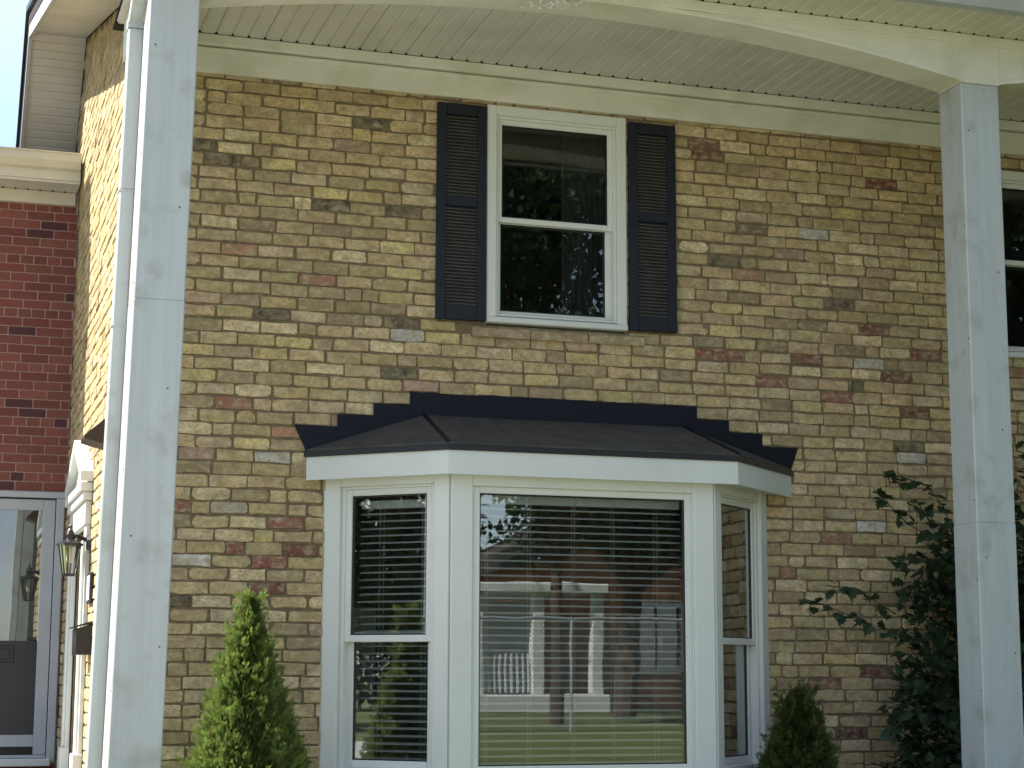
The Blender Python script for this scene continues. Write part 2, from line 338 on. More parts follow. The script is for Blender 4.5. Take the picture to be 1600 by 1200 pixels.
for b in bricks:
    vs, fs = brick_geo(b[2], b[3], rng); ang = rng.gauss(0, .008); dy = rng.gauss(0, .0012)
    ca, sa = math.cos(ang), math.sin(ang)
    vs = [(x*ca-z*sa, y+dy, x*sa+z*ca) for x, y, z in vs]
    if id(b) in single:
        o = MB().add(vs, fs, b[4]).build('brick', M['brick'], front); o.location = (b[0], 0, b[1])
    else: field.add([(x+b[0], y, z+b[1]) for x, y, z in vs], fs, b[4])
field.build('brick_field', M['brick'], front, kind='stuff')

# side wall (gable end), facing left
YB, ZPK, YPK = 5.2, 6.708, 3.687
gable = [(.0, 5.741), (YPK, ZPK), (4.409, 5.961), (YB, 5.137)]
def rake_z(y):
    for (a, za), (b, zb_) in zip(gable, gable[1:]):
        if a <= y <= b: return za+(zb_-za)*(y-a)/(b-a)
    return gable[0][1]
DY0, DY1, DZ1 = 1.62, 2.50, 2.60      # side doorway
sm_ = MB(); sm_.prism([(.012, G-.2), (DY0, G-.2), (DY0, rake_z(DY0)), (.012, rake_z(.012))], 'x', XW+.0085, XW+.16)
sm_.prism([(DY0, DZ1), (DY1, DZ1), (DY1, rake_z(DY1)), (DY0, rake_z(DY0))], 'x', XW+.0085, XW+.16)
sm_.prism([(DY1, G-.2), (YB, G-.2), (YB, rake_z(YB)), (4.409, 5.961), (YPK, ZPK), (DY1, rake_z(DY1))], 'x', XW+.0085, XW+.16)
side = sm_.build('side_wall', M['mortar'], H)
sf = MB(); zb = ZJ-math.ceil((ZJ-G+.05)/CH)*CH; row = 0
while zb < ZPK:
    y = .002-(.117 if row % 2 else 0); zc = zb+CH/2
    while y < YB:
        L_ = .2335+rng.uniform(-.007, .007)
        if rng.random() < .12: L_ = .117
        a, b = max(y, .002), min(y+L_, YB); y += L_
        if b-a < .04 or zc+CH/2 > min(rake_z(a), rake_z(b))+.03: continue
        if a < DY1 and b > DY0 and zc < DZ1: continue
        vs, fs = brick_geo(b-a-.0115, CH-.0115, rng); yc = (a+b)/2; dy = rng.gauss(0, .0012)
        sf.add([(XW+yy+dy, yc-xx, zc+zz) for xx, yy, zz in vs], fs, pick())
    zb += CH; row += 1
sf.build('brick_field', M['brick'], side, kind='stuff')

# rooms behind the windows
rm = MB()
for x0, x1, z0, z1 in ((1.7, 6.6, G+.1, 3.3), (2.2, 5.6, 3.5, 5.35), (6.7, 9.2, 3.5, 5.35)):
    rm.box(x0, x1, 3.6, 3.7, z0, z1, 0); rm.box(x0-.1, x0, .17, 3.7, z0, z1, 0); rm.box(x1, x1+.1, .17, 3.7, z0, z1, 0); rm.box(x0, x1, .17, 3.7, z1, z1+.1, 0); rm.box(x0, x1, .17, 3.7, z0-.1, z0, 0)
rm.build('room_wall', M['room'], H)
cb = MB(); cb.box(2.3, 3.05, 1.6, 2.1, G+.1, 2.05, .01); cb.box(2.34, 2.66, 1.57, 1.6, G+.3, 1.98, .005); cb.box(2.70, 3.01, 1.57, 1.6, G+.3, 1.98, .005)
tag(cb.build('cabinet', M['door']), 'pale cabinet inside the room behind the left bay pane', 'cabinet')

# frieze and portico ceiling
fz = MB(); fz.box(XW-.02, X1, -.032, .0, 5.283, 5.447, .003); fz.box(XW-.02, X1, -.046, -.030, 5.412, 5.440, .004)
frieze = fz.build('frieze_board', M['beam'], H)
fz2 = MB(); fz2.box(XW-.02, X1, -.075, .0, 5.449, 5.516, .004); fz2.build('soffit_channel', M['beam'], frieze)
ZS = 5.520; PITCH = .1016
base = MB(); base.box(.955, X1, -1.95, .15, ZS+.03, ZS+.05, 0); soff = base.build('portico_soffit', M['dark'], H)
def panel_mesh(y0, y1, m, name):
    p = MB(); wv = PITCH-.0006; c = .010
    pts = [(0, .018), (0, .011), (c, 0), (wv-c, 0), (wv, .011), (wv, .018)]
    n = len(pts); p.add([(x, y0, z) for x, z in pts]+[(x, y1, z) for x, z in pts], [(i, i+1, i+1+n, i+n) for i in range(n-1)]+[tuple(range(n)), tuple(range(n, 2*n))])
    return p.mesh(name, m)
pmi = panel_mesh(-1.30, -.066, M['soffit'], 'soffit_panel'); pmo = panel_mesh(-1.95, -1.536, M['osoffit'], 'overhang_panel')
k = 0; x = .958
while x < 9.4:
    for me, nm in ((pmi, 'soffit_panel'), (pmo, 'overhang_panel')):
        o = bpy.data.objects.new(nm, me); COL.objects.link(o); o.parent = soff; o.location = (x+(.0015 if k % 3 == 0 else 0), 0, ZS)
    k += 1; x += PITCH
dt = MB(); x = .958-.0003       # little open ends of the grooves
while x < 9.4:
    for yy in (-.0775, -1.5485): dt.add([(x-.010, yy-.002, ZS-.004), (x+.010, yy-.002, ZS-.004), (x, yy-.002, ZS+.013), (x-.010, yy+.010, ZS-.004), (x+.010, yy+.010, ZS-.004), (x, yy+.010, ZS+.013)], [(0, 1, 2), (5, 4, 3), (0, 3, 4, 1), (1, 4, 5, 2), (2, 5, 3, 0)])
    x += PITCH
dt.build('groove_end', M['dark'], soff, kind='stuff')

# arched beam, one piece for each bay
def beam(x0, x1, rise=.22, zsp=5.218):
    b = MB(); n = 28; c = (x0+x1)/2; h = (x1-x0)/2
    rad = (h*h+rise*rise)/(2*rise)
    lo = [(x0+(x1-x0)*i/n, zsp+math.sqrt(rad*rad-(x0+(x1-x0)*i/n-c)**2)-(rad-rise)) for i in range(n+1)]
    top = ZS-.002
    vs = []; fs = []
    for x, z in lo: vs += [(x, -1.53, z), (x, -1.53, top), (x, -1.27, z), (x, -1.27, top)]
    for i in range(n):
        a, q = i*4, i*4+4
        fs += [(a, q, q+1, a+1), (a+2, a+3, q+3, q+2), (a, a+2, q+2, q)]
    b.add(vs, fs)
    # bead at the lower front edge
    vs = []; fs = []
    for x, z in lo: vs += [(x, -1.537, z-.004), (x, -1.537, z+.022), (x, -1.529, z+.026), (x, -1.529, z-.004)]
    for i in range(n): fs += [(i*4+k_, i*4+4+k_, i*4+4+(k_+1) % 4, i*4+(k_+1) % 4) for k_ in range(4)]
    b.add(vs, fs); return b
CX = [(1.003, 1.268), (5.945, 6.210), (10.89, 11.15)]
bm1 = beam(1.268, 5.945).build('portico_beam', M['beam'], H); bm2 = beam(6.210, 10.89).build('portico_beam', M['beam'], H)
tr_ = MB(); tr_.box(.98, 11.2, -1.546, -1.531, 5.455, 5.517, .003); tr_.build('beam_trim', M['beam'], bm1)
ret = MB(); ret.box(1.003, 1.268, -1.27, -.08, 5.27, ZS-.004, .004); ret.build('side_beam', M['beam'], H)
# columns
def column(x0, x1, seam, lean):
    sh = lambda p: (p[0]+lean*(5.2-p[2]), p[1], p[2])
    c = MB(sh); c.box(x0, x1, -1.53, -1.27, seam, 5.205, .006); o = c.build('column', M['clad'], H)
    d = MB(sh); d.box(x0-.0015, x1+.0015, -1.5315, -1.2685, G, seam+.003, .006); d.build('lower_cladding', M['clad'], o)
    h = MB(); h.box(x0-.001, x1+.001, -1.533, -1.266, 5.207, ZS-.004, .004); h.box(x0-.004, x0+.012, -1.5365, -1.5325, 5.21, 5.45, .001); h.box(x1-.012, x1+.004, -1.5365, -1.5325, 5.21, 5.45, .001); h.build('column_cap', M['beam'], o)
    f = MB(sh)
    for zz in (4.3, 3.6, 2.62, 2.15, 1.5): f.tube((x0-.001, -1.515, zz), (x0-.004, -1.515, zz), .005, n=6)
    for zz, fx in ((4.9, .15), (4.02, .8), (3.05, .75), (2.28, .2), (1.72, .85)): f.tube((x0+(x1-x0)*fx, -1.5295, zz), (x0+(x1-x0)*fx, -1.5345, zz), .0045, n=6)
    f.build('rivet', M['brown'], o)
    return o
column(*CX[0], onY(265, 469, -1.53).z, -.0190); column(*CX[1], onY(1540, 817, -1.53).z, .0); column(*CX[2], 2.5, 0)
# gutter of the portico
gt = MB(); gt.prism([(-1.952, 5.50), (-2.02, 5.50), (-2.07, 5.56), (-2.07, 5.63), (-1.952, 5.63)], 'x', .94, X1); gt.build('portico_gutter', M['greyal'], H)
# roof
def slab(mb, prof, th, x0, x1):
    up = [(y, z+th) for y, z in prof]; mb.prism(list(prof)+up[::-1], 'x', x0, x1)
RK = [(-.35, 5.653), (0, 5.745), (YPK, ZPK+.004), (4.409, 5.965), (6.2, 4.10)]
rf = MB()
for (a, b) in zip(RK, RK[1:]): rf.prism([(a[0], a[1]+.06), (b[0], b[1]+.06), (b[0], b[1]+.20), (a[0], a[1]+.20)], 'x', XW-.46, X1)
rf.prism([(-2.0, 5.60), (-.30, 5.72), (-.30, 5.85), (-2.0, 5.66)], 'x', .94, X1); roof = rf.build('roof', M['shingle'], H)
# rake soffit boards and barge
for (a, b) in zip(RK[1:], RK[2:]):
    L_ = math.hypot(b[0]-a[0], b[1]-a[1]); n_ = max(1, round(L_/.075)); dy, dz = (b[0]-a[0])/L_, (b[1]-a[1])/L_
    for i in range(n_):
        s0, s1 = L_*i/n_+.0004, L_*(i+1)/n_-.0004; q = MB()
        P_ = lambda s, h: (a[0]+dy*s-dz*h, a[1]+dz*s+dy*h)
        q.prism([P_(s0, .012), P_(s0, .006), P_(s0+.008, 0), P_(s1-.008, 0), P_(s1, .006), P_(s1, .012)], 'x', XW-.425, XW+.0)
        q.build('rake_panel', M['soffit'], roof)
for (a, b) in zip(RK, RK[1:]):
    q = MB(); q.prism([(a[0], a[1]-.05), (b[0], b[1]-.05), (b[0], b[1]+.17), (a[0], a[1]+.17)], 'x', XW-.455, XW-.427); q.build('barge_board', M['greyal'], roof)
    q = MB(); q.prism([(a[0], a[1]+.16), (b[0], b[1]+.16), (b[0], b[1]+.21), (a[0], a[1]+.21)], 'x', XW-.485, XW-.456); q.build('drip_edge', M['black'], roof)

# ------------------------------------------------------------------ windows
def sash(parent, xf, u0, u1, z0, z1, d0, st=.045, rb=None, m='vinyl', gd=.018, gl='glass'):
    """sash frame and pane in a local frame: u along the wall, d depth inwards"""
    rb = rb or st
    f = MB(xf); dd = .038
    f.box(u0, u0+st, d0, d0+dd, z0, z1, .004); f.box(u1-st, u1, d0, d0+dd, z0, z1, .004)
    f.box(u0+st, u1-st, d0+.001, d0+dd, z0, z0+rb, .004); f.box(u0+st, u1-st, d0+.001, d0+dd, z1-st, z1, .004)
    o = f.build('sash', M[m], parent)
    e = MB(xf); gk = .008
    for a, b, c_, d_ in ((u0+st, u0+st+gk, z0+rb, z1-st), (u1-st-gk, u1-st, z0+rb, z1-st)): e.box(a, b, d0+gd-.008, d0+gd+.004, c_, d_, .001)
    e.box(u0+st, u1-st, d0+gd-.008, d0+gd+.004, z0+rb, z0+rb+gk, .001); e.box(u0+st, u1-st, d0+gd-.008, d0+gd+.004, z1-st-gk, z1-st, .001)
    e.build('gasket', M['black'], parent)
    gm_ = MB(xf); gm_.box(u0+st-.004, u1-st+.004, d0+gd, d0+gd+.005, z0+rb-.004, z1-st+.004, 0); gm_.build('pane', M[gl], parent)
    return o
def upper_window(x0, x1, z0, z1, rail, name='window'):
    b = MB(); tw = .066; f = lambda p: p
    b.box(x0, x0+tw, -.022, .05, z0+.03, z1, .005); b.box(x1-tw, x1, -.022, .05, z0+.03, z1, .005); b.box(x0+tw, x1-tw, -.021, .05, z1-tw, z1, .005)
    b.box(x0+tw, x0+tw+.018, .0, .12, z0+.03, z1-tw, .003); b.box(x1-tw-.018, x1-tw, .0, .12, z0+.03, z1-tw, .003); b.box(x0+tw+.018, x1-tw-.018, .0, .12, z1-tw-.018, z1-tw, .003)
    o = b.build(name, M['vinyl'], H)
    s = MB(); s.box(x0-.002, x1+.002, -.034, .12, z0, z0+.040, .006); s.box(x0+tw, x1-tw, -.012, .1, z0+.047, z0+.062, .003); s.build('sill', M['white'], o)
    sash(o, f, x0+tw+.014, x1-tw-.014, rail-.02, z1-tw-.013, .028, .036, gl='dullglass'); sash(o, f, x0+tw+.014, x1-tw-.014, z0+.058, rail+.02, .068, .040, gl='dullglass')
    return o
upper_window(3.352, 4.321, 3.813, 5.262, 4.51)
upper_window(7.115, 8.30, 3.80, 5.16, 4.50)
cu_ = MB(); n = 40; vs = []; fs = []
for i in range(n+1): vs += [(3.98+.30*i/n, .30+.02*math.sin(i*1.1), 3.82), (3.98+.30*i/n, .30+.02*math.sin(i*1.1), 5.25)]
for i in range(n): fs.append((2*i, 2*i+2, 2*i+3, 2*i+1))
cu_.add(vs, fs); co = cu_.build('curtain', M['curtain'], None, fix=False); tag(co, 'dim grey curtain hanging inside the shuttered upper window', 'curtain')
so = co.modifiers.new('s', 'SOLIDIFY'); so.thickness = .004
# brick sill under the upper window, a tilted course of long stones
for a, b in ((3.255, 3.645), (3.652, 4.04), (4.047, 4.437)):
    s = MB(); s.prism([(.02, 3.722), (-.030, 3.716), (-.034, 3.772), (.02, 3.802)], 'x', a, b); s.c = [(.36+rng.uniform(-.04, .03), .27, .17)]*len(s.v); s.build('sill_stone', M['brick'], front)

# shutters
def shutter(x0, x1, z0, z1):
    f = MB(); w_ = .062; y0, y1 = -.042, -.010
    mid = z0+(z1-z0)*.545; bands = [(z0, z0+.10), (mid-.035, mid+.035), (z1-.075, z1)]
    f.box(x0, x0+w_, y0, y1, z0, z1, .004); f.box(x1-w_, x1, y0, y1, z0, z1, .004)
    for a, b in bands: f.box(x0+w_, x1-w_, y0+.001, y1, a, b, .004)
    o = f.build('shutter', M['navy'], H)
    for (a, b) in ((bands[0][1], bands[1][0]), (bands[1][1], bands[2][0])):
        l = MB(); n_ = round((b-a)/.0225); st = (b-a)/n_
        for i in range(n_):
            z = a+st*i
            l.add([(x, y, zz) for x in (x0+w_-.002, x1-w_+.002) for y, zz in ((-.034, z+.001), (-.034, z+.006), (-.014, z+st), (-.011, z+st-.002), (-.014, z+.001))], [(0, 5, 6, 1), (1, 6, 7, 2), (2, 7, 8, 3), (3, 8, 9, 4), (4, 9, 5, 0), (0, 1, 2, 3, 4), (9, 8, 7, 6, 5)])
        l.build('louver_panel', M['louver'], o, kind='stuff')
    return o
shutter(3.012, 3.344, 3.813, 5.240); shutter(4.333, 4.668, 3.818, 5.234)

# ------------------------------------------------------------------ bay window
BX0, BX1, BXa, BXb, BY = 2.345, 5.290, 2.965, 4.672, -.57
BZ0, BZ1 = .98, 2.775
SL = math.hypot(BXa-BX0, BY); ang = math.atan2(-BY, BXa-BX0)
bay = MB(); bay.prism([(BX0, .14), (BX0, 0), (BXa, BY), (BXb, BY), (BX1, 0), (BX1, .14)], 'z', G-.1, BZ0-.06)
bayo = bay.build('bay_window', M['white'], H)
s = MB(); s.prism([(BX0-.03, .0), (BXa-.02, BY-.04), (BXb+.02, BY-.04), (BX1+.03, .0)], 'z', BZ0-.059, BZ0-.01); s.build('sill', M['white'], bayo)
def xf_side(sgn):
    # u from the wall corner to the front corner, d inwards from the outer face
    o = Vector((BX0 if sgn > 0 else BX1, 0, 0)); a = Vector((sgn*(BXa-BX0)/SL, BY/SL, 0)); inn = Vector((sgn*-BY/SL, (BXa-BX0)/SL, 0))
    return lambda p: o+a*p[0]+inn*p[1]+Vector((0, 0, p[2]))
front_xf = lambda p: (BXa+p[0], BY+p[1], p[2])
def bay_side(sgn):
    xf = xf_side(sgn); f = MB(xf)
    ztop = BZ1
    f.box(-.012, .096, -.016, .07, BZ0-.01, ztop, .005); f.box(SL-.105, SL-.004, -.010, .07, BZ0-.01, ztop, .005); f.box(.096, SL-.105, -.009, .07, 2.715, ztop, .004)
    f.box(.096, .122, .010, .10, BZ0-.01, 2.715, .003); f.box(SL-.131, SL-.105, .010, .10, BZ0-.01, 2.715, .003); f.box(.122, SL-.131, .010, .10, 2.70, 2.715, .002); f.box(.096, SL-.105, -.01, .10, BZ0-.009, BZ0+.05, .004)
    o = f.build('window_frame', M['vinyl'], bayo)
    sash(bayo, xf, .118, SL-.127, 1.775, 2.702, .022, .042); sash(bayo, xf, .118, SL-.127, BZ0+.05, 1.838, .062, .045)
    c = MB(xf); c.tube((-.016, -.004, BZ0), (-.016, -.004, BZ1), .009, n=6); c.build('caulk_line', M['ply'], bayo)
bay_side(1); bay_side(-1)
FW = BXb-BXa
f = MB(front_xf); f.box(.004, .14, -.014, .07, BZ0-.01, BZ1, .006); f.box(FW-.14, FW-.004, -.014, .07, BZ0-.01, BZ1, .006); f.box(.14, FW-.14, -.013, .07, 2.700, BZ1, .004)
f.box(.14, .150, .0, .08, BZ0-.01, 2.70, .002); f.box(FW-.15, FW-.14, .0, .08, BZ0-.01, 2.70, .002); f.box(.14, FW-.14, -.012, .08, BZ0-.009, BZ0+.03, .003)
f.build('window_frame', M['vinyl'], bayo); sash(bayo, front_xf, .148, FW-.148, BZ0+.03, 2.702, .012, .042)
# corner mullion posts inside
# bay fascia and roof
FZ0, FZ1 = 2.757, 2.899
fo = [(2.207, -.004), (2.926, -.665), (4.800, -.665), (5.492, -.004)]
def off(pts, d):
    """offset the open outline outwards by d (d<0 inwards)"""
    res = []
    for i, p_ in enumerate(pts):
        ns = []
        for a, b in ((i-1, i), (i, i+1)):
            if a >= 0 and b < len(pts):
                t_ = Vector((pts[b][0]-pts[a][0], pts[b][1]-pts[a][1])).normalized(); ns.append(Vector((t_.y, -t_.x)))
        if len(ns) == 1:
            q = Vector(p_)+Vector((ns[0].x/abs(ns[0].x)*abs(d)/abs(ns[0].x)*(1 if d > 0 else -1), 0))
        else:
            h = (ns[0]+ns[1]).normalized(); q = Vector(p_)+h*(d/h.dot(ns[0]))
        res.append((q.x, q.y))
    return res
def band(outl, inn, z0, z1, gap=0):
    mb = MB(); n = len(outl); vs = []
    for (x, y), (a, b) in zip(outl, inn): vs += [(x, y, z0), (x, y, z1), (a, b, z1), (a, b, z0)]
    fs = [(4*i+k_, 4*i+4+k_, 4*i+4+(k_+1) % 4, 4*i+(k_+1) % 4) for i in range(n-1) for k_ in range(4)]+[(0, 1, 2, 3), (4*n-4, 4*n-1, 4*n-2, 4*n-3)]
    return mb.add(vs, fs)
inn = off(fo, -.02)
for i in range(3):                      # three fascia boards with their own joints
    band([fo[i], fo[i+1]], [inn[i], inn[i+1]], FZ0, FZ1).build('bay_fascia', M['white'], bayo)
us = MB(); us.prism(off(fo, -.02), 'z', FZ0+.012, FZ0+.022); us.build('bay_soffit', M['white'], bayo)
vd = MB()
for i in range(14):
    x = 3.0+i*.125; vd.tube((x, -.652, FZ0+.011), (x, -.640, FZ0+.011), .006, n=6)
vd.build('soffit_vent', M['dark'], bayo, kind='stuff')
# drip edge + roof planes
de = off(fo, .012); di = off(fo, -.06)
drip = band(de, di, FZ1+.001, FZ1+.034).build('bay_drip_edge', M['black'], bayo)
AP = [(2.949, -.006, 3.184), (4.720, -.006, 3.184)]; ez = FZ1+.036
E4 = [(x, y, ez) for x, y in off(fo, .006)]
def rplane(name, pts):
    m_ = MB(); up = [(x, y, z+.012) for x, y, z in pts]; n_ = len(pts)
    m_.add(list(pts)+up, [tuple(range(n_)), tuple(range(2*n_-1, n_-1, -1))]+[(i, (i+1) % n_, (i+1) % n_+n_, i+n_) for i in range(n_)]); return m_.build(name, M['roofing'], bayo)
rplane('roof_plane', [E4[0], E4[1], AP[0]]); rplane('roof_plane', [E4[1], E4[2], AP[1], AP[0]]); rplane('roof_plane', [E4[2], E4[3], AP[1]])
for a, b in ((E4[1], AP[0]), (E4[2], AP[1])):
    m_ = MB(); m_.tube(Vector(a)+Vector((0, 0, .012)), Vector(b)+Vector((0, 0, .012)), .013, n=6); m_.build('hip_strip', M['flash'], bayo)
m_ = MB(); sx = 3.352; sz = lambda t_: (sx+.02*t_, E4[1][1]+(AP[0][1]-E4[1][1])*t_, ez+.013+(AP[0][2]-ez)*t_)
m_.tube(sz(0), sz(1), .004, n=5); m_.build('felt_seam', M['roofing'], bayo)
# stepped flashing, one sheet for each course step
def sheet(name, outline, y0=-.0105, th=.004):
    m_ = MB(); m_.prism(outline, 'y', y0, y0+th); return m_.build(name, M['flash'], bayo)
def roof_line(x):   # z of the roof against the wall
    if x < AP[0][0]: return 2.935+(AP[0][2]-2.935)*(x-E4[0][0])/(AP[0][0]-E4[0][0])
    if x > AP[1][0]: return 2.935+(AP[1][2]-2.935)*(E4[3][0]-x)/(E4[3][0]-AP[1][0])
    return AP[0][2]
steps = [(2.124, 2.395, 3.097), (2.395, 2.622, 3.175), (2.622, 2.856, 3.255), (2.856, 4.813, 3.338), (4.813, 5.043, 3.256), (5.043, 5.284, 3.176), (5.284, 5.547, 3.094)]
for i, (a, b, zt) in enumerate(steps):
    nseg = max(3, int((b-a)/.07)); topl = [(a+(b-a)*k_/nseg, zt+rng.uniform(-.004, .004)) for k_ in range(nseg+1)]
    lo = lambda x: roof_line(x)-.02
    if i == 0: outl = topl+[(b, lo(b)), (2.205, 2.93)]
    elif i == 6: outl = topl+[(5.487, 2.93), (a, lo(a))]
    elif i == 3: outl = topl+[(b, lo(b)), (4.72, lo(4.72)), (2.949, lo(2.949)), (a, lo(a))]
    else: outl = topl+[(b, lo(b)), (a, lo(a))]
    sheet('flashing', outl, -.0105-.0006*abs(3-i))
m_ = MB(); m_.box(3.62, 3.626, -.0125, -.0105, 3.19, 3.335, 0); m_.build('flashing_seam', M['flash'], bayo)

# downspout behind the left column
lean = lambda p: (p[0]-.0195*(5.2-p[2]), p[1], p[2])
ds = MB(lean); ds.box(.928, 1.012, -1.20, -1.12, 4.18, 5.10, .008); dso = ds.build('downspout', M['clad'], H)
ds = MB(lean); ds.box(.930, 1.011, -1.199, -1.122, G, 4.18, .008); ds.build('lower_pipe', M['clad'], dso)
for zz in (3.42, 4.17): q = MB(lean); q.box(.925, 1.013, -1.203, -1.117, zz, zz+.012, .003); q.build('pipe_strap', M['clad'], dso)
q = MB(lean); q.prism([(-1.205, 5.10), (-1.115, 5.10), (-1.115, 5.17), (-1.205, 5.13)], 'x', .923, 1.013); q.prism([(-1.205, 5.13), (-1.115, 5.17), (-1.63, 5.50), (-1.72, 5.50)], 'x', .928, 1.000); q.build('elbow', M['clad'], dso)

# side door surround with pediment
xo = XW
def sbox(mb, d0, d1, y0, y1, z0, z1, c=.004): mb.box(xo-d1, xo-d0, y0, y1, z0, z1, c)
for y0, y1 in ((1.43, 1.60), (2.52, 2.69)):
    sd = MB(); sbox(sd, .0, .032, y0, y1, G+.14, 2.56); sbox(sd, .032, .05, y0+.03, y1-.03, G+.36, 2.46); sbox(sd, .0, .065, y0-.015, y1+.015, G+.14, G+.36); sd.build('door_pilaster', M['white'], H)
ent = MB(); sbox(ent, .0, .045, 1.42, 2.70, 2.56, 2.72); sbox(ent, .0, .065, 1.40, 2.72, 2.722, 2.78); sbox(ent, .0, .085, 1.38, 2.75, 2.782, 2.84)
en = ent.build('door_entablature', M['white'], H)
pe = MB(); pe.prism([(1.42, 2.842), (2.71, 2.842), (2.065, 3.10)], 'x', xo-.03, xo)
for a, b in (((1.37, 2.845), (2.065, 3.13)), ((2.76, 2.845), (2.065, 3.13))): pe.prism([a, b, (b[0], b[1]+.07), (a[0], a[1]+.07)], 'x', xo-.085, xo)
pe.build('pediment', M['white'], H)
dd = MB(); dd.box(XW+.05, XW+.09, DY0, DY1, G+.14, DZ1, .004); sdo = dd.build('side_door', M['door'], H)
for z0, z1 in ((G+.3, 1.4), (1.55, 2.35)):
    for y0, y1 in ((1.70, 2.02), (2.10, 2.42)): q = MB(); q.box(XW+.04, XW+.05, y0, y1, z0, z1, .005); q.build('door_panel', M['door'], sdo)
# hood on the side wall
hd = MB(); zh = onY(140, 684, .5).z; hd.prism([(xo-.002, zh+.135), (xo-.145, zh+.01), (xo-.145, zh-.012), (xo-.002, zh-.05)], 'y', .42, .72); tag(hd.build('vent_hood', M['brown']), 'dark brown sloping metal hood on the sunlit side wall', 'vent')
# lantern
lc = (XW-.135, 1.40)
LT = root('wall_lantern', 'black carriage lantern with clear glass beside the side door', 'lamp')
q = MB(); q.tube((XW-.001, lc[1], 2.44), (XW-.03, lc[1], 2.44), .06, .045, 12); q.build('wall_plate', M['black'], LT)
q = MB(); q.tube((XW-.02, lc[1], 2.45), (XW-.085, lc[1], 2.485), .013); q.tube((XW-.085, lc[1], 2.485), (lc[0], lc[1], 2.455), .012); q.build('arm', M['black'], LT)
q = MB(); q.lathe([(.0, 2.56), (.012, 2.545), (.008, 2.53), (.02, 2.515), (.03, 2.49), (.028, 2.47), (.03, 2.455), (.085, 2.43), (.088, 2.415), (.0, 2.415)], *lc, 12); q.build('cap', M['black'], LT)
q = MB(); q.lathe([(.0, 2.215), (.045, 2.215), (.048, 2.23), (.0, 2.23)], *lc, 8); q.build('base_ring', M['black'], LT)
for i in range(6):
    t_ = math.pi*i/3+.3; q = MB(); q.tube((lc[0]+.076*math.cos(t_), lc[1]+.076*math.sin(t_), 2.417), (lc[0]+.044*math.cos(t_), lc[1]+.044*math.sin(t_), 2.228), .0055, n=5); q.build('bar', M['black'], LT)
q = MB(); q.lathe([(.072, 2.414), (.041, 2.231)], *lc, 6); q.build('lamp_glass', M['glass2'], LT, fix=False)
q = MB(); q.lathe([(.0, 2.30), (.014, 2.30), (.022, 2.33), (.018, 2.37), (.012, 2.39), (.012, 2.414)], *lc, 10); q.build('bulb', M['ply'], LT)
# number plaque and letter box
PQ = root('number_plaque', 'small dark framed white plaque on wall between lantern and mailbox', 'plaque')
q = MB(); q.box(XW-.022, XW-.001, 1.08, 1.30, 2.03, 2.23, .004); q.build('plaque_frame', M['black'], PQ)
q = MB(); q.box(XW-.026, XW-.0225, 1.10, 1.28, 2.05, 2.21, .001); q.build('plaque_face', M['ply'], PQ)
MX = root('mailbox', 'black metal mailbox with slanted lid on the side wall', 'mailbox')
q = MB(); q.prism([(XW-.002, 1.70), (XW-.100, 1.70), (XW-.100, 1.865), (XW-.002, 1.895)], 'y', 1.02, 1.34); q.build('mailbox_body', M['black'], MX)
q = MB(); q.prism([(XW-.001, 1.915), (XW-.122, 1.877), (XW-.122, 1.867), (XW-.001, 1.900)], 'y', 1.005, 1.355); q.build('lid', M['black'], MX)

# ------------------------------------------------------------------ blinds in the bay
def blind(label, xf, u0, u1, d, z0, z1, cords):
    B = root('venetian_blind', label, 'blind', group='white slatted blinds in the bay')
    q = MB(xf); q.box(u0, u1, d-.012, d+.045, z1-.03, z1+.02, .003); q.build('head_rail', M['slat'], B)
    # a slightly crowned slat, shared by all
    s = MB(); n_ = 4; pts = [(-.024+.048*i/n_, .0035*(1-((i-2)/2)**2)) for i in range(n_+1)]; th = .003
    o0 = Vector(xf((u0, d, 0))); a = (Vector(xf((u1, d, 0)))-o0); ln = a.length; a.normalize(); dn = (Vector(xf((u0, d+1, 0)))-o0)
    ring = [(y, z) for y, z in pts]+[(y, z-th) for y, z in pts[::-1]]
    m_ = len(ring); tilt = .21
    vs = [o_+dn*(y*math.cos(tilt)-z*math.sin(tilt))+Vector((0, 0, y*math.sin(tilt)+z*math.cos(tilt))) for o_ in (Vector((0, 0, 0)), a*ln) for y, z in ring]
    s.add(vs, [(i, (i+1) % m_, (i+1) % m_+m_, i+m_) for i in range(m_)]+[tuple(range(m_)), tuple(range(2*m_-1, m_-1, -1))])
    me = s.mesh('slat', M['slat']); z = z1-.06
    while z > z0:
        o = bpy.data.objects.new('slat', me); COL.objects.link(o); o.parent = B; o.location = (o0.x, o0.y, z+rng.uniform(-.0012, .0012)); o.rotation_euler = (0, 0, 0); z -= .0447
    for c_ in cords:
        q = MB(xf)
        for dd_ in (-.026, .026): q.tube((u0+(u1-u0)*c_, d+dd_, z0), (u0+(u1-u0)*c_, d+dd_, z1), .0014, n=4)
        q.build('ladder_cord', M['cord'], B)
    return B
blind('wide white slatted blind behind the large middle bay pane', front_xf, .175, FW-.175, .14, BZ0+.05, 2.64, (.07, .27, .48, .67, .88))
blind('narrow white slatted blind in the left angled bay window', xf_side(1), .15, SL-.15, .17, BZ0+.05, 2.62, (.26, .80))
cu_ = MB(xf_side(-1)); n = 40; vs = []; fs = []
for i in range(n+1): vs += [(.16+.52*i/n, .20+.015*math.sin(i*1.3), .95), (.16+.52*i/n, .20+.015*math.sin(i*1.3), 2.66)]
for i in range(n): fs.append((2*i, 2*i+2, 2*i+3, 2*i+1))
M['dcurtain'] = mat('slate curtain cloth', (.055, .05, .065), .9, .15, 5)
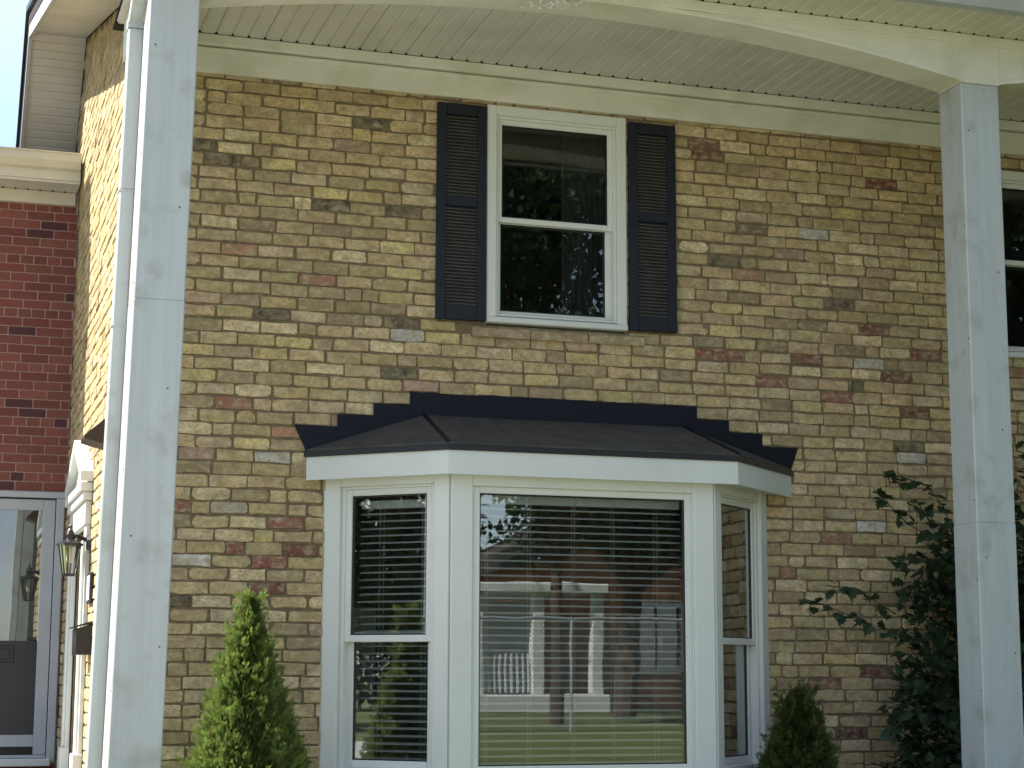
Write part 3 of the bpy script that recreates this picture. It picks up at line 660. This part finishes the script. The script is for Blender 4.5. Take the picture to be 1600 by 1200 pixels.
cu_.add(vs, fs); co = cu_.build('curtain', M['dcurtain'], None, fix=False); tag(co, 'dark curtain inside the right angled bay window', 'curtain'); so = co.modifiers.new('s', 'SOLIDIFY'); so.thickness = .004

# ------------------------------------------------------------------ red house
YR = 3.73; XL = -1.70
RH = root('red_brick_house', 'red brick neighbouring house with cream gutter and white storm door', 'house')
RO = (-.02, 1.036, .90, 2.985)
rw = MB(); wall_boxes(rw, XL, XW-.004, G-.2, 5.45, [RO], YR+.006, YR+.2); rw.box(XL, XL+.2, YR+.21, 9, G-.2, 5.45, 0); rwo = rw.build('front_wall', M['redmortar'], RH)
RC = .0725; zb = 2.99-math.ceil((2.99-G)/RC)*RC; row = 0; rest = MB()
while zb < 5.295:
    z1 = min(zb+RC, 5.297); x = XL-(.105 if row % 2 else 0)
    hdr = row % 6 == 3
    while x < XW-.006:
        L_ = (.105 if hdr else .2135); a, b = max(x, XL), min(x+L_, XW-.006); x += L_
        segs = [(a, b)]; zc = (zb+z1)/2
        if RO[2]-.02 < zc < RO[3]+.003: segs = [(s0, s1) for s0, s1 in ((a, min(b, RO[0])), (max(a, RO[1]), b)) if s1 > s0]
        for s0, s1 in segs:
            if s1-s0 < .03 or z1-zb < .03: continue
            k = rng.uniform(.8, 1.15); c = (.205*k, .070*k*rng.uniform(.9, 1.1), .054*k)
            if rng.random() < .05: c = (.09, .036, .04)
            q = MB(); hw, hh, dp = (s1-s0)/2-.0045, (z1-zb)/2-.0045, rng.uniform(-.0015, .001)
            q.box(-hw, hw, dp, .03, -hh, hh, .0025); loc = ((s0+s1)/2, YR, zc)
            if s1 > .36:
                q.c = [c]*len(q.v); o = q.build('brick', M['redbrick'], rwo); o.location = loc
            else: rest.add([(v[0]+loc[0], v[1]+loc[1], v[2]+loc[2]) for v in q.v], q.f, c)
    zb += RC; row += 1
rest.build('brick_field', M['redbrick'], rwo, kind='stuff')
q = MB(); q.box(XL-.1, XW-.03, YR-.03, YR+.02, 5.300, 5.405, .003); q.build('frieze_board', M['cream'], RH)
q = MB(); q.box(XL-.1, XW-.02, YR-.30, YR+.1, 5.408, 5.43, .002); rs = q.build('eave_soffit', M['soffit'], RH)
q = MB()
for i in range(12): x = XW-.12-.096*i; q.tube((x, YR-.034, 5.404), (x, YR-.05, 5.404), .007, n=6)
q.build('soffit_vent', M['dark'], rs, kind='stuff')
YG = YR-.30; zg = lambda py: onY(60, py, YG).z
ZG0, ZG1 = onY(132, 285, YG).z, onY(132, 246, YG).z
q = MB(); q.prism([(YG, ZG0), (YG-.012, ZG0), (YG-.012, ZG0+.115), (YG, ZG0+.115)], 'x', XL-.1, XW-.02); q.build('eave_fascia', M['cream'], RH)
q = MB(); q.prism([(YG-.013, ZG0+.075), (YG-.055, ZG0+.085), (YG-.10, ZG0+.135), (YG-.10, ZG1-.012), (YG-.115, ZG1-.010), (YG-.115, ZG1), (YG-.013, ZG1)], 'x', XL-.1, XW-.025); q.build('gutter', M['cream'], RH)
q = MB(); q.prism([(YG-.01, ZG1-.06), (9, ZG1+.9), (9, ZG1+1.0), (YG-.01, ZG1-.03)], 'x', XL-.1, XW-.01); q.build('roof', M['shingle'], RH)
q = MB(); q.box(XL-.9, XL, YR, YR+1.05, G-.2, 8.45, .01); ch = q.build('added_shade_chimney', M['orange'], RH); q = MB(); q.box(XL-.95, XL+.05, YR-.05, YR+1.1, 8.45, 8.56, .02); q.build('added_shade_chimney_cap', M['concrete'], ch)  # unseen chimney added to cast the upright shadow strip on the side wall
# storm door
q = MB(); q.box(.972, 1.034, YR-.02, YR+.06, .90, 2.935, .004); q.box(-.02, 1.034, YR-.021, YR+.06, 2.937, 2.984, .004); q.box(-.02, .03, YR-.02, YR+.06, .90, 2.935, .004); cs = q.build('door_casing', M['greyal'], RH)
q = MB(); d0 = YR+.005; q.box(.872, .966, d0, d0+.035, .96, 2.925, .004); q.box(.035, .090, d0, d0+.035, .96, 2.925, .004); q.box(.09, .872, d0+.001, d0+.035, 2.84, 2.925, .004); q.box(.09, .872, d0+.001, d0+.035, 1.02, 1.11, .004); q.box(.035, .966, d0-.01, d0+.03, .935, .958, .003)
sdo = q.build('storm_door', M['greyal'], RH)
q = MB(); q.box(.086, .876, d0+.012, d0+.017, 1.826, 2.844, 0); q.build('pane', M['glass'], sdo)
q = MB(); q.box(.086, .876, d0+.012, d0+.02, 1.106, 1.824, 0); q.build('lower_panel', M['darkdoor'], sdo)
q = MB(); q.box(.40, .70, d0+.002, d0+.0115, 1.66, 1.79, .004); q.box(.43, .67, d0-.008, d0+.0018, 1.685, 1.76, .006); q.build('mail_slot', M['black'], sdo)
q = MB(); q.box(.0, 1.0, YR-.07, YR+.1, .875, .932, .006); q.build('threshold', M['white'], RH)
q = MB(); q.box(.03, .90, YR+.10, YR+.14, .95, 2.93, 0); q.build('inner_door', M['darkdoor'], RH)
q = MB(); q.box(-.2, XW, YR+.6, YR+.7, G, 3.2, 0); q.build('hall_wall', M['room'], RH)

# ------------------------------------------------------------------ plants
def leafblade(L_, W_, bend=.15):
    return [(0, 0, 0), (L_*.35, W_*.5, L_*.05), (L_, 0, -bend*L_), (L_*.35, -W_*.5, L_*.05)], [(0, 1, 2, 3)]
def place(mb, vs, fs, pos, d, upv, s, col):
    d = d.normalized(); sdv = d.cross(upv)
    if sdv.length < 1e-4: sdv = d.orthogonal()
    sdv.normalize(); nn = sdv.cross(d)
    mb.add([pos+d*(v[0]*s)+sdv*(v[1]*s)+nn*(v[2]*s) for v in vs], fs, col)
def rv():
    while True:
        v = Vector((rng.uniform(-1, 1), rng.uniform(-1, 1), rng.uniform(-1, 1)))
        if .05 < v.length < 1: return v.normalized()
def arborvitae(label, cx, cy, tip, rad_at, n, dark=1.0):
    A = root('arborvitae', label, 'shrub', group='young cedars in front of the bay'); h = tip-G
    t = MB(); t.tube((cx, cy, G-.05), (cx, cy, G+.9*h), .03, .006, 7); t.build('trunk', M['bark'], A)
    # flat scale sprays: a bent stem with side lobes
    def spray():
        vs, fs = [], []
        for ang_, l_, b in ((0, 1, 0), (.55, .62, .25), (-.55, .62, .22), (.8, .45, .55), (-.75, .45, .5), (.3, .5, .6), (-.35, .5, .55)):
            o = len(vs); ca, sa = math.cos(ang_), math.sin(ang_); w_ = .042
            for x, y, z in ((0, 0, 0), (l_*.4, w_, .03), (l_, 0, -.04+.1*b), (l_*.4, -w_, .03)): vs.append((b+x*ca-y*sa, x*sa+y*ca, z))
            fs.append((o, o+1, o+2, o+3))
        return vs, fs
    SP = spray(); c = MB()
    ph = [rng.uniform(0, 6.28) for _ in range(6)]
    lumps = [(rng.uniform(0, 6.28), rng.random()**.8, rng.uniform(.10, .22)) for _ in range(46)]
    for i in range(n):
        u = 1-(1-rng.random())**.62*1.0; u = min(u, .999)      # 0 base .. 1 tip
        a = rng.uniform(0, 6.283)
        R_ = rad_at(1-u)*(1+.09*math.sin(3*a+ph[0]+5*u)+.07*math.sin(7*a+ph[1]-9*u))
        for la, lu, lw in lumps:
            da = math.atan2(math.sin(a-la), math.cos(a-la))
            if abs(da) < .5 and abs(u-lu) < .1: R_ *= 1+lw*.55*(1-abs(da)/.5)*(1-abs(u-lu)/.1)
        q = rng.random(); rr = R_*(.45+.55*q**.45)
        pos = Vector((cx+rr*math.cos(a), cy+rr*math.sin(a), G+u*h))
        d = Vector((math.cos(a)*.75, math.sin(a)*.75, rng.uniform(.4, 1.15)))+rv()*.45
        k = rng.uniform(.6, 1.35)*(.35+.75*q*q)*dark  # crown shade and highlights put in the colour: darker inward, brighter outward
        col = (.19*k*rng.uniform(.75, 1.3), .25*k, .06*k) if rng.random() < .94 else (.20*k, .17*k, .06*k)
        upv = (Vector((-math.sin(a), math.cos(a), 0))+rv()*.7).normalized()
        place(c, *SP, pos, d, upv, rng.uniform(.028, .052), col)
    for _ in range(n//55):                                     # tufts standing out of the outline
        u = min(.97, 1-(1-rng.random())**.62); a = rng.uniform(0, 6.283); R_ = rad_at(1-u)*rng.uniform(.80, 1.0); ax = Vector((math.cos(a)*.6, math.sin(a)*.6, rng.uniform(.5, 1.2))).normalized()
        b0 = Vector((cx+R_*math.cos(a), cy+R_*math.sin(a), G+u*h)); tl = rng.uniform(.05, .12); tk = rng.uniform(.9, 1.5)*dark
        for _k in range(22):
            f_ = rng.random(); place(c, *SP, b0+ax*tl*f_+rv()*.014, ax+rv()*.5, rv(), rng.uniform(.024, .042), (.18*tk*rng.uniform(.8, 1.2), .24*tk, .055*tk))
    for i in range(60):                                        # leader tuft
        place(c, *SP, Vector((cx+rng.uniform(-.012, .012), cy+rng.uniform(-.012, .012), tip-.20+rng.random()*.19)), Vector((rng.uniform(-.35, .35), rng.uniform(-.35, .35), 1)), rv(), rng.uniform(.03, .05), (.13, .17, .03))
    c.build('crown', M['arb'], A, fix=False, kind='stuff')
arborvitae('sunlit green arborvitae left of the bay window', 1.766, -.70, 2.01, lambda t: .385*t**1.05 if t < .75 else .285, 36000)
arborvitae('green arborvitae with shade painted into its colour, at the right corner of the bay window', 5.205, -.62, 1.49, lambda t: .012+.30*t**.85, 12000, .5)  # spray colours scaled down: the shade at this corner is painted in

# broad-leaved bush by the right column
def lobed():
    pts = [(0, 0), (.10, .16), (.02, .42), (.24, .30), (.36, .50), (.48, .26), (.66, .30), (.70, .14), (1.0, 0)]
    up = pts[1:-1]; ring = [(0, 0)]+up+[(1.0, 0)]+[(x, -y) for x, y in up[::-1]]
    vs = [(x, y, -.10*abs(y)-.08*x*x) for x, y in ring]; c_ = len(vs); vs.append((.35, 0, .02)); n_ = len(ring)
    return vs, [(c_, i, (i+1) % n_) for i in range(n_)]
LV = lobed()
BU = root('leafy_bush', 'dark green bush with lobed leaves behind the right column', 'shrub')
bs = MB(); lf = MB()
clumps = []
for i in range(70):
    t_ = rng.random(); z = G+.2+1.45*t_; cx = 6.75+rng.uniform(-.8, .9)*(1-.3*t_); cy = -.62+rng.uniform(-.42, .42)
    clumps.append((Vector((cx, cy, z)), rng.uniform(.14, .28)))
for px, py, r_ in ((1445, 885, .14), (1420, 930, .14), (1440, 960, .2), (1395, 1010, .13), (1430, 1060, .22), (1400, 1140, .2), (1450, 1180, .25), (1420, 1100, .2), (1600, 700, .15), (1600, 640, .10), (1595, 800, .22), (1600, 750, .2), (1605, 860, .25), (1600, 960, .25), (1595, 900, .25), (1470, 850, .16), (1460, 1000, .3)):
    clumps.append((onY(px+25, py, -.55), r_))
for c_, r_ in clumps:
    b0 = Vector((6.6+rng.uniform(-.15, .15), -.6, G)); mid = b0.lerp(c_, .55)+Vector((0, 0, .12)); bs.tube(b0, mid, .012, .008, 5); bs.tube(mid, c_, .008, .003, 5)
    for i in range(int(52*(r_/.22)**2)):
        p_ = c_+rv()*r_*rng.random()**.4
        d = (p_-c_)*1.2+rv()*.15+Vector((0, 0, -.05)); k = rng.uniform(.6, 1.3)
        place(lf, *LV, p_, d, Vector((rng.uniform(-.5, .5), rng.uniform(-1, .2), 1)), rng.uniform(.055, .10), (.030*k, .057*k, .023*k))
bs.build('branch', M['bark'], BU); lf.build('foliage', M['leaf'], BU, fix=False, kind='stuff')
lm = MB().add(*LV, (.034, .062, .025)).mesh('leaf', M['leaf'], fix=False)
def sprig(pts, n, spread):
    P3 = [onY(px, py, Y) for px, py, Y in pts]; q = MB()
    for a, b in zip(P3, P3[1:]): q.tube(a, b, .005, .003, 5)
    q.build('twig', M['bark'], BU)
    for i in range(n):
        t_ = (i+rng.random())/n*(len(P3)-1); k_ = min(int(t_), len(P3)-2); p_ = P3[k_].lerp(P3[k_+1], t_-k_)
        d = (P3[k_+1]-P3[k_]).normalized()*.6*(-1 if False else 1)+rv()*.8+Vector((0, -.2, -.35)); d.normalize()
        o = bpy.data.objects.new('leaf', lm); COL.objects.link(o); o.parent = BU
        p_ = p_+rv()*spread*rng.random()
        s_ = d.cross(Vector((rng.uniform(-.4, .4), -.6, 1))).normalized(); nn = s_.cross(d); sc = rng.uniform(.055, .10)
        o.matrix_world = Matrix(((d.x*sc, s_.x*sc, nn.x*sc, p_.x), (d.y*sc, s_.y*sc, nn.y*sc, p_.y), (d.z*sc, s_.z*sc, nn.z*sc, p_.z), (0, 0, 0, 1)))
sprig([(1440, 1000, -.55), (1360, 975, -.6), (1300, 950, -.62), (1255, 935, -.62)], 30, .05)
sprig([(1400, 960, -.55), (1340, 920, -.6), (1290, 915, -.6)], 14, .04)
sprig([(1480, 850, -.55), (1420, 820, -.6), (1390, 790, -.6), (1365, 765, -.6)], 26, .05)
sprig([(1480, 800, -.55), (1450, 760, -.6), (1410, 745, -.6), (1380, 745, -.6)], 22, .04)
sprig([(1480, 900, -.55), (1430, 870, -.6), (1400, 880, -.6)], 18, .06)
sprig([(1480, 830, -.55), (1450, 810, -.6), (1430, 780, -.6)], 16, .05)

# ------------------------------------------------------------------ across the lawn, behind the camera (seen in the panes)
FN = root('chain_link_fence', 'galvanised chain link fence across the lawn, mirrored in the bay pane', 'fence')
FY, FX0, FX1, FT = -17.0, 2.0, 22.0, 1.72
for i in range(9):
    x = FX0+2.5*i+.1; q = MB(); q.tube((x, FY+.04, G-.1), (x, FY+.04, G+FT+.03), .03); q.build('post', M['galv'], FN)
q = MB(); q.tube((FX0, FY+.04, G+FT), (FX1, FY+.04, G+FT), .025); q.build('rail', M['galv'], FN)
q = MB(); st = .075; x = FX0-FT
while x < FX1+FT:
    for sgn in (1, -1):
        a = Vector((x, FY, G+.03)); b = Vector((x+sgn*FT, FY, G+.03+FT)); q.tube(a, b, .0032, n=3)
    x += st
q.build('wire_mesh', M['galv'], FN, kind='stuff')
FH = root('far_house', 'orange brick house with white porch across the lawn, mirrored in the bay pane', 'house')
q = MB(); wall_boxes(q, 14.8, 22, G, 4.4, [(17.5, 18.7, G+1.0, 3.3)], -34.2, -34); q.prism([(14.8, 4.4), (22, 4.4), (18.4, 6.2)], 'y', -34.2, -34); q.box(14.8, 22, -42, -34.3, G, 4.4, 0); q.build('wall', M['orange'], FH)
q = MB(); q.prism([(14.2, 4.2), (18.4, 6.3), (22.6, 4.2), (22.6, 4.4), (18.4, 6.55), (14.2, 4.4)], 'y', -42, -33.5); q.build('roof', M['shingle'], FH)
for x0, x1 in ((17.5, 18.7),):
    q = MB(); q.box(x0, x1, -34.12, -34.1, G+1, 3.3, 0); wn = q.build('window', M['glass'], FH); q = MB(); q.box(x0-.08, x1+.08, -33.99, -33.95, 3.3, 3.4, 0); q.box(x0-.08, x1+.08, -33.99, -33.95, G+.9, G+1, 0); q.box(x0-.08, x0, -33.99, -33.95, G+1, 3.3, 0); q.box(x1, x1+.08, -33.99, -33.95, G+1, 3.3, 0); q.box((x0+x1)/2-.04, (x0+x1)/2+.04, -33.99, -33.95, G+1, 3.3, 0); q.build('frame', M['white'], wn)
q = MB(); q.box(8.8, 14.6, -33.6, -28.4, 3.35, 3.55, .02); q.box(8.8, 14.6, -33.6, -28.4, G, G+.4, .02); q.box(8.8, 14.7, -33.9, -33.65, G+.4, 3.34, 0); po = q.build('porch', M['white'], FH)
for x in (9.0, 10.2, 11.6, 13.0, 14.4): q = MB(); q.box(x-.13, x+.13, -28.8, -28.55, G+.4, 3.35, .02); q.build('porch_post', M['white'], po)
for i in range(9): q = MB(); q.box(11.75+i*.13, 11.79+i*.13, -28.7, -28.66, G+.45, G+1.3, 0); q.build('baluster', M['white'], po)
def tree(label, x, y, h, cr_, n, trunk=.22, zc=None, zr=None, lean_=(0, 0), col=(.040, .072, .022), leaf=(.16, .30)):
    T = root('tree', label, 'tree', group='trees across the lawn'); t = MB(); c = MB(); zc = zc or h*.62; zr = zr or h*.36
    fork = Vector((x+lean_[0]*.4, y, G+max(1.2, (zc-zr)*.9))); t.tube((x, y, G-.2), fork, trunk, trunk*.75, 9)
    cls = []
    for i in range(34):
        v = rv(); p_ = Vector((x+lean_[0], y+lean_[1], G+zc))+Vector((v.x*cr_, v.y*cr_, v.z*zr))*rng.uniform(.4, .95); cls.append((p_, rng.uniform(.24, .40)*cr_))
        m1 = fork.lerp(p_, .5)+Vector((0, 0, .3)); t.tube(fork, m1, trunk*.35, trunk*.2, 6); t.tube(m1, p_, trunk*.2, .02, 5)
    t.build('trunk', M['bark'], T)
    lv = ([(0, 0, 0), (.3, .28, .03), (1, 0, -.1), (.3, -.28, .03)], [(0, 1, 2, 3)])
    for i in range(n):
        cc, r_ = rng.choice(cls); d_ = rv()*r_*rng.random()**.45; d_.z *= .75; p_ = cc+d_; k = rng.uniform(.6, 1.4)
        place(c, *lv, p_, rv(), Vector((rng.uniform(-.6, .6), rng.uniform(-.6, .6), 1)), rng.uniform(*leaf), (col[0]*k, col[1]*k, col[2]*k))
    c.build('crown', M['leaf'], T, fix=False, kind='stuff')
tree('forked leafy tree in front of the orange house, mirrored in the bay pane', 13.2, -24, 9.5, 3.4, 12000, .26, 5.6, 2.9, lean_=(.6, 0))
tree('small leafy tree just beyond the fence, mirrored at the top of the bay pane', 10.6, -20.5, 7, 2.5, 9000, .13, 4.9, 1.9, leaf=(.10, .2))
tree('tall leafy tree beyond the fence, mirrored in the upper window', 10.4, -31, 17, 5.2, 15000, .3, 11, 5.5)
tree('tall dark tree behind the porch, mirrored in the upper window', 19.5, -40, 19, 6.5, 15000, .4, 11, 8, leaf=(.25, .45))
tree('leafy tree at the far right beyond the fence', 18.5, -25, 10, 3.8, 9000, .25, 5.5, 3.6)
tree('large dark tree far behind the porch', 12.5, -45, 15, 6.5, 9000, .4, 6, 6.5, leaf=(.25, .45))
tree('low spreading tree off to the left, mirrored in the left bay pane', -17, -7.5, 9, 4.2, 16000, .25, 4.6, 3.9, leaf=(.2, .36))
tree('tall spreading tree far off to the left, mirrored in the left bay pane', -27, -13, 13, 6.5, 12000, .35, 6.5, 6, leaf=(.25, .45))
tree('tall pointed tree between the others, mirrored in the upper window', 15.5, -35, 20, 4.6, 14000, .35, 12.5, 7, leaf=(.22, .4))
tree('unseen leafy maple added right of the bush to block skylight', 10.3, -3.4, 7.5, 3.0, 15000, .16, 4.4, 3.2)  # added out of view to keep skylight off the right of the wall
fl = MB()                       # curled flakes of old paint on the beam
for i in range(70):
    q = onY(835+rng.gauss(32, 22), rng.uniform(1, 15), -1.533); r_ = rng.uniform(.004, .012); a_ = rng.uniform(0, 6.28)
    vs = [Vector((q.x+r_*rng.uniform(.5, 1.2)*math.cos(a_+k_*1.57), -1.538-rng.uniform(.0, .008), q.z+r_*rng.uniform(.4, 1)*math.sin(a_+k_*1.57))) for k_ in range(4)]+[Vector((q.x, -1.531, q.z))]
    fl.add(vs, [(0, 1, 4), (1, 2, 4), (2, 3, 4), (3, 0, 4), (0, 1, 2, 3)])
fl.build('paint_flake', M['ply'], H, kind='stuff')
HG = root('added_hedge', 'unseen green hedge added on the left to darken the reflection in the left bay pane', 'hedge'); hm = MB(); hs = MB()  # unseen hedge added to cover bright sky in the left pane's reflection
lv = ([(0, 0, 0), (.3, .28, .03), (1, 0, -.1), (.3, -.28, .03)], [(0, 1, 2, 3)])
for i in range(22000):
    y = rng.uniform(-24, -.5); fx = rng.random(); x = -30+1.4*(1-fx**2.5 if rng.random() < .7 else rng.random())+.15*math.sin(y*2.3); k = rng.uniform(.6, 1.4)
    place(hm, *lv, Vector((x, y, G+3.0*rng.random()**.8+.12*math.sin(y*1.7))), rv(), rv(), rng.uniform(.16, .3), (.04*k, .07*k, .022*k))
for i in range(20): hs.tube((-29.4, -1.2-1.15*i, G-.1), (-29.4+rng.uniform(-.2, .2), -1.2-1.15*i, G+2.3), .05, .02, 6)
hm.build('foliage', M['leaf'], HG, fix=False, kind='stuff'); hs.build('stem', M['bark'], HG, kind='stuff')
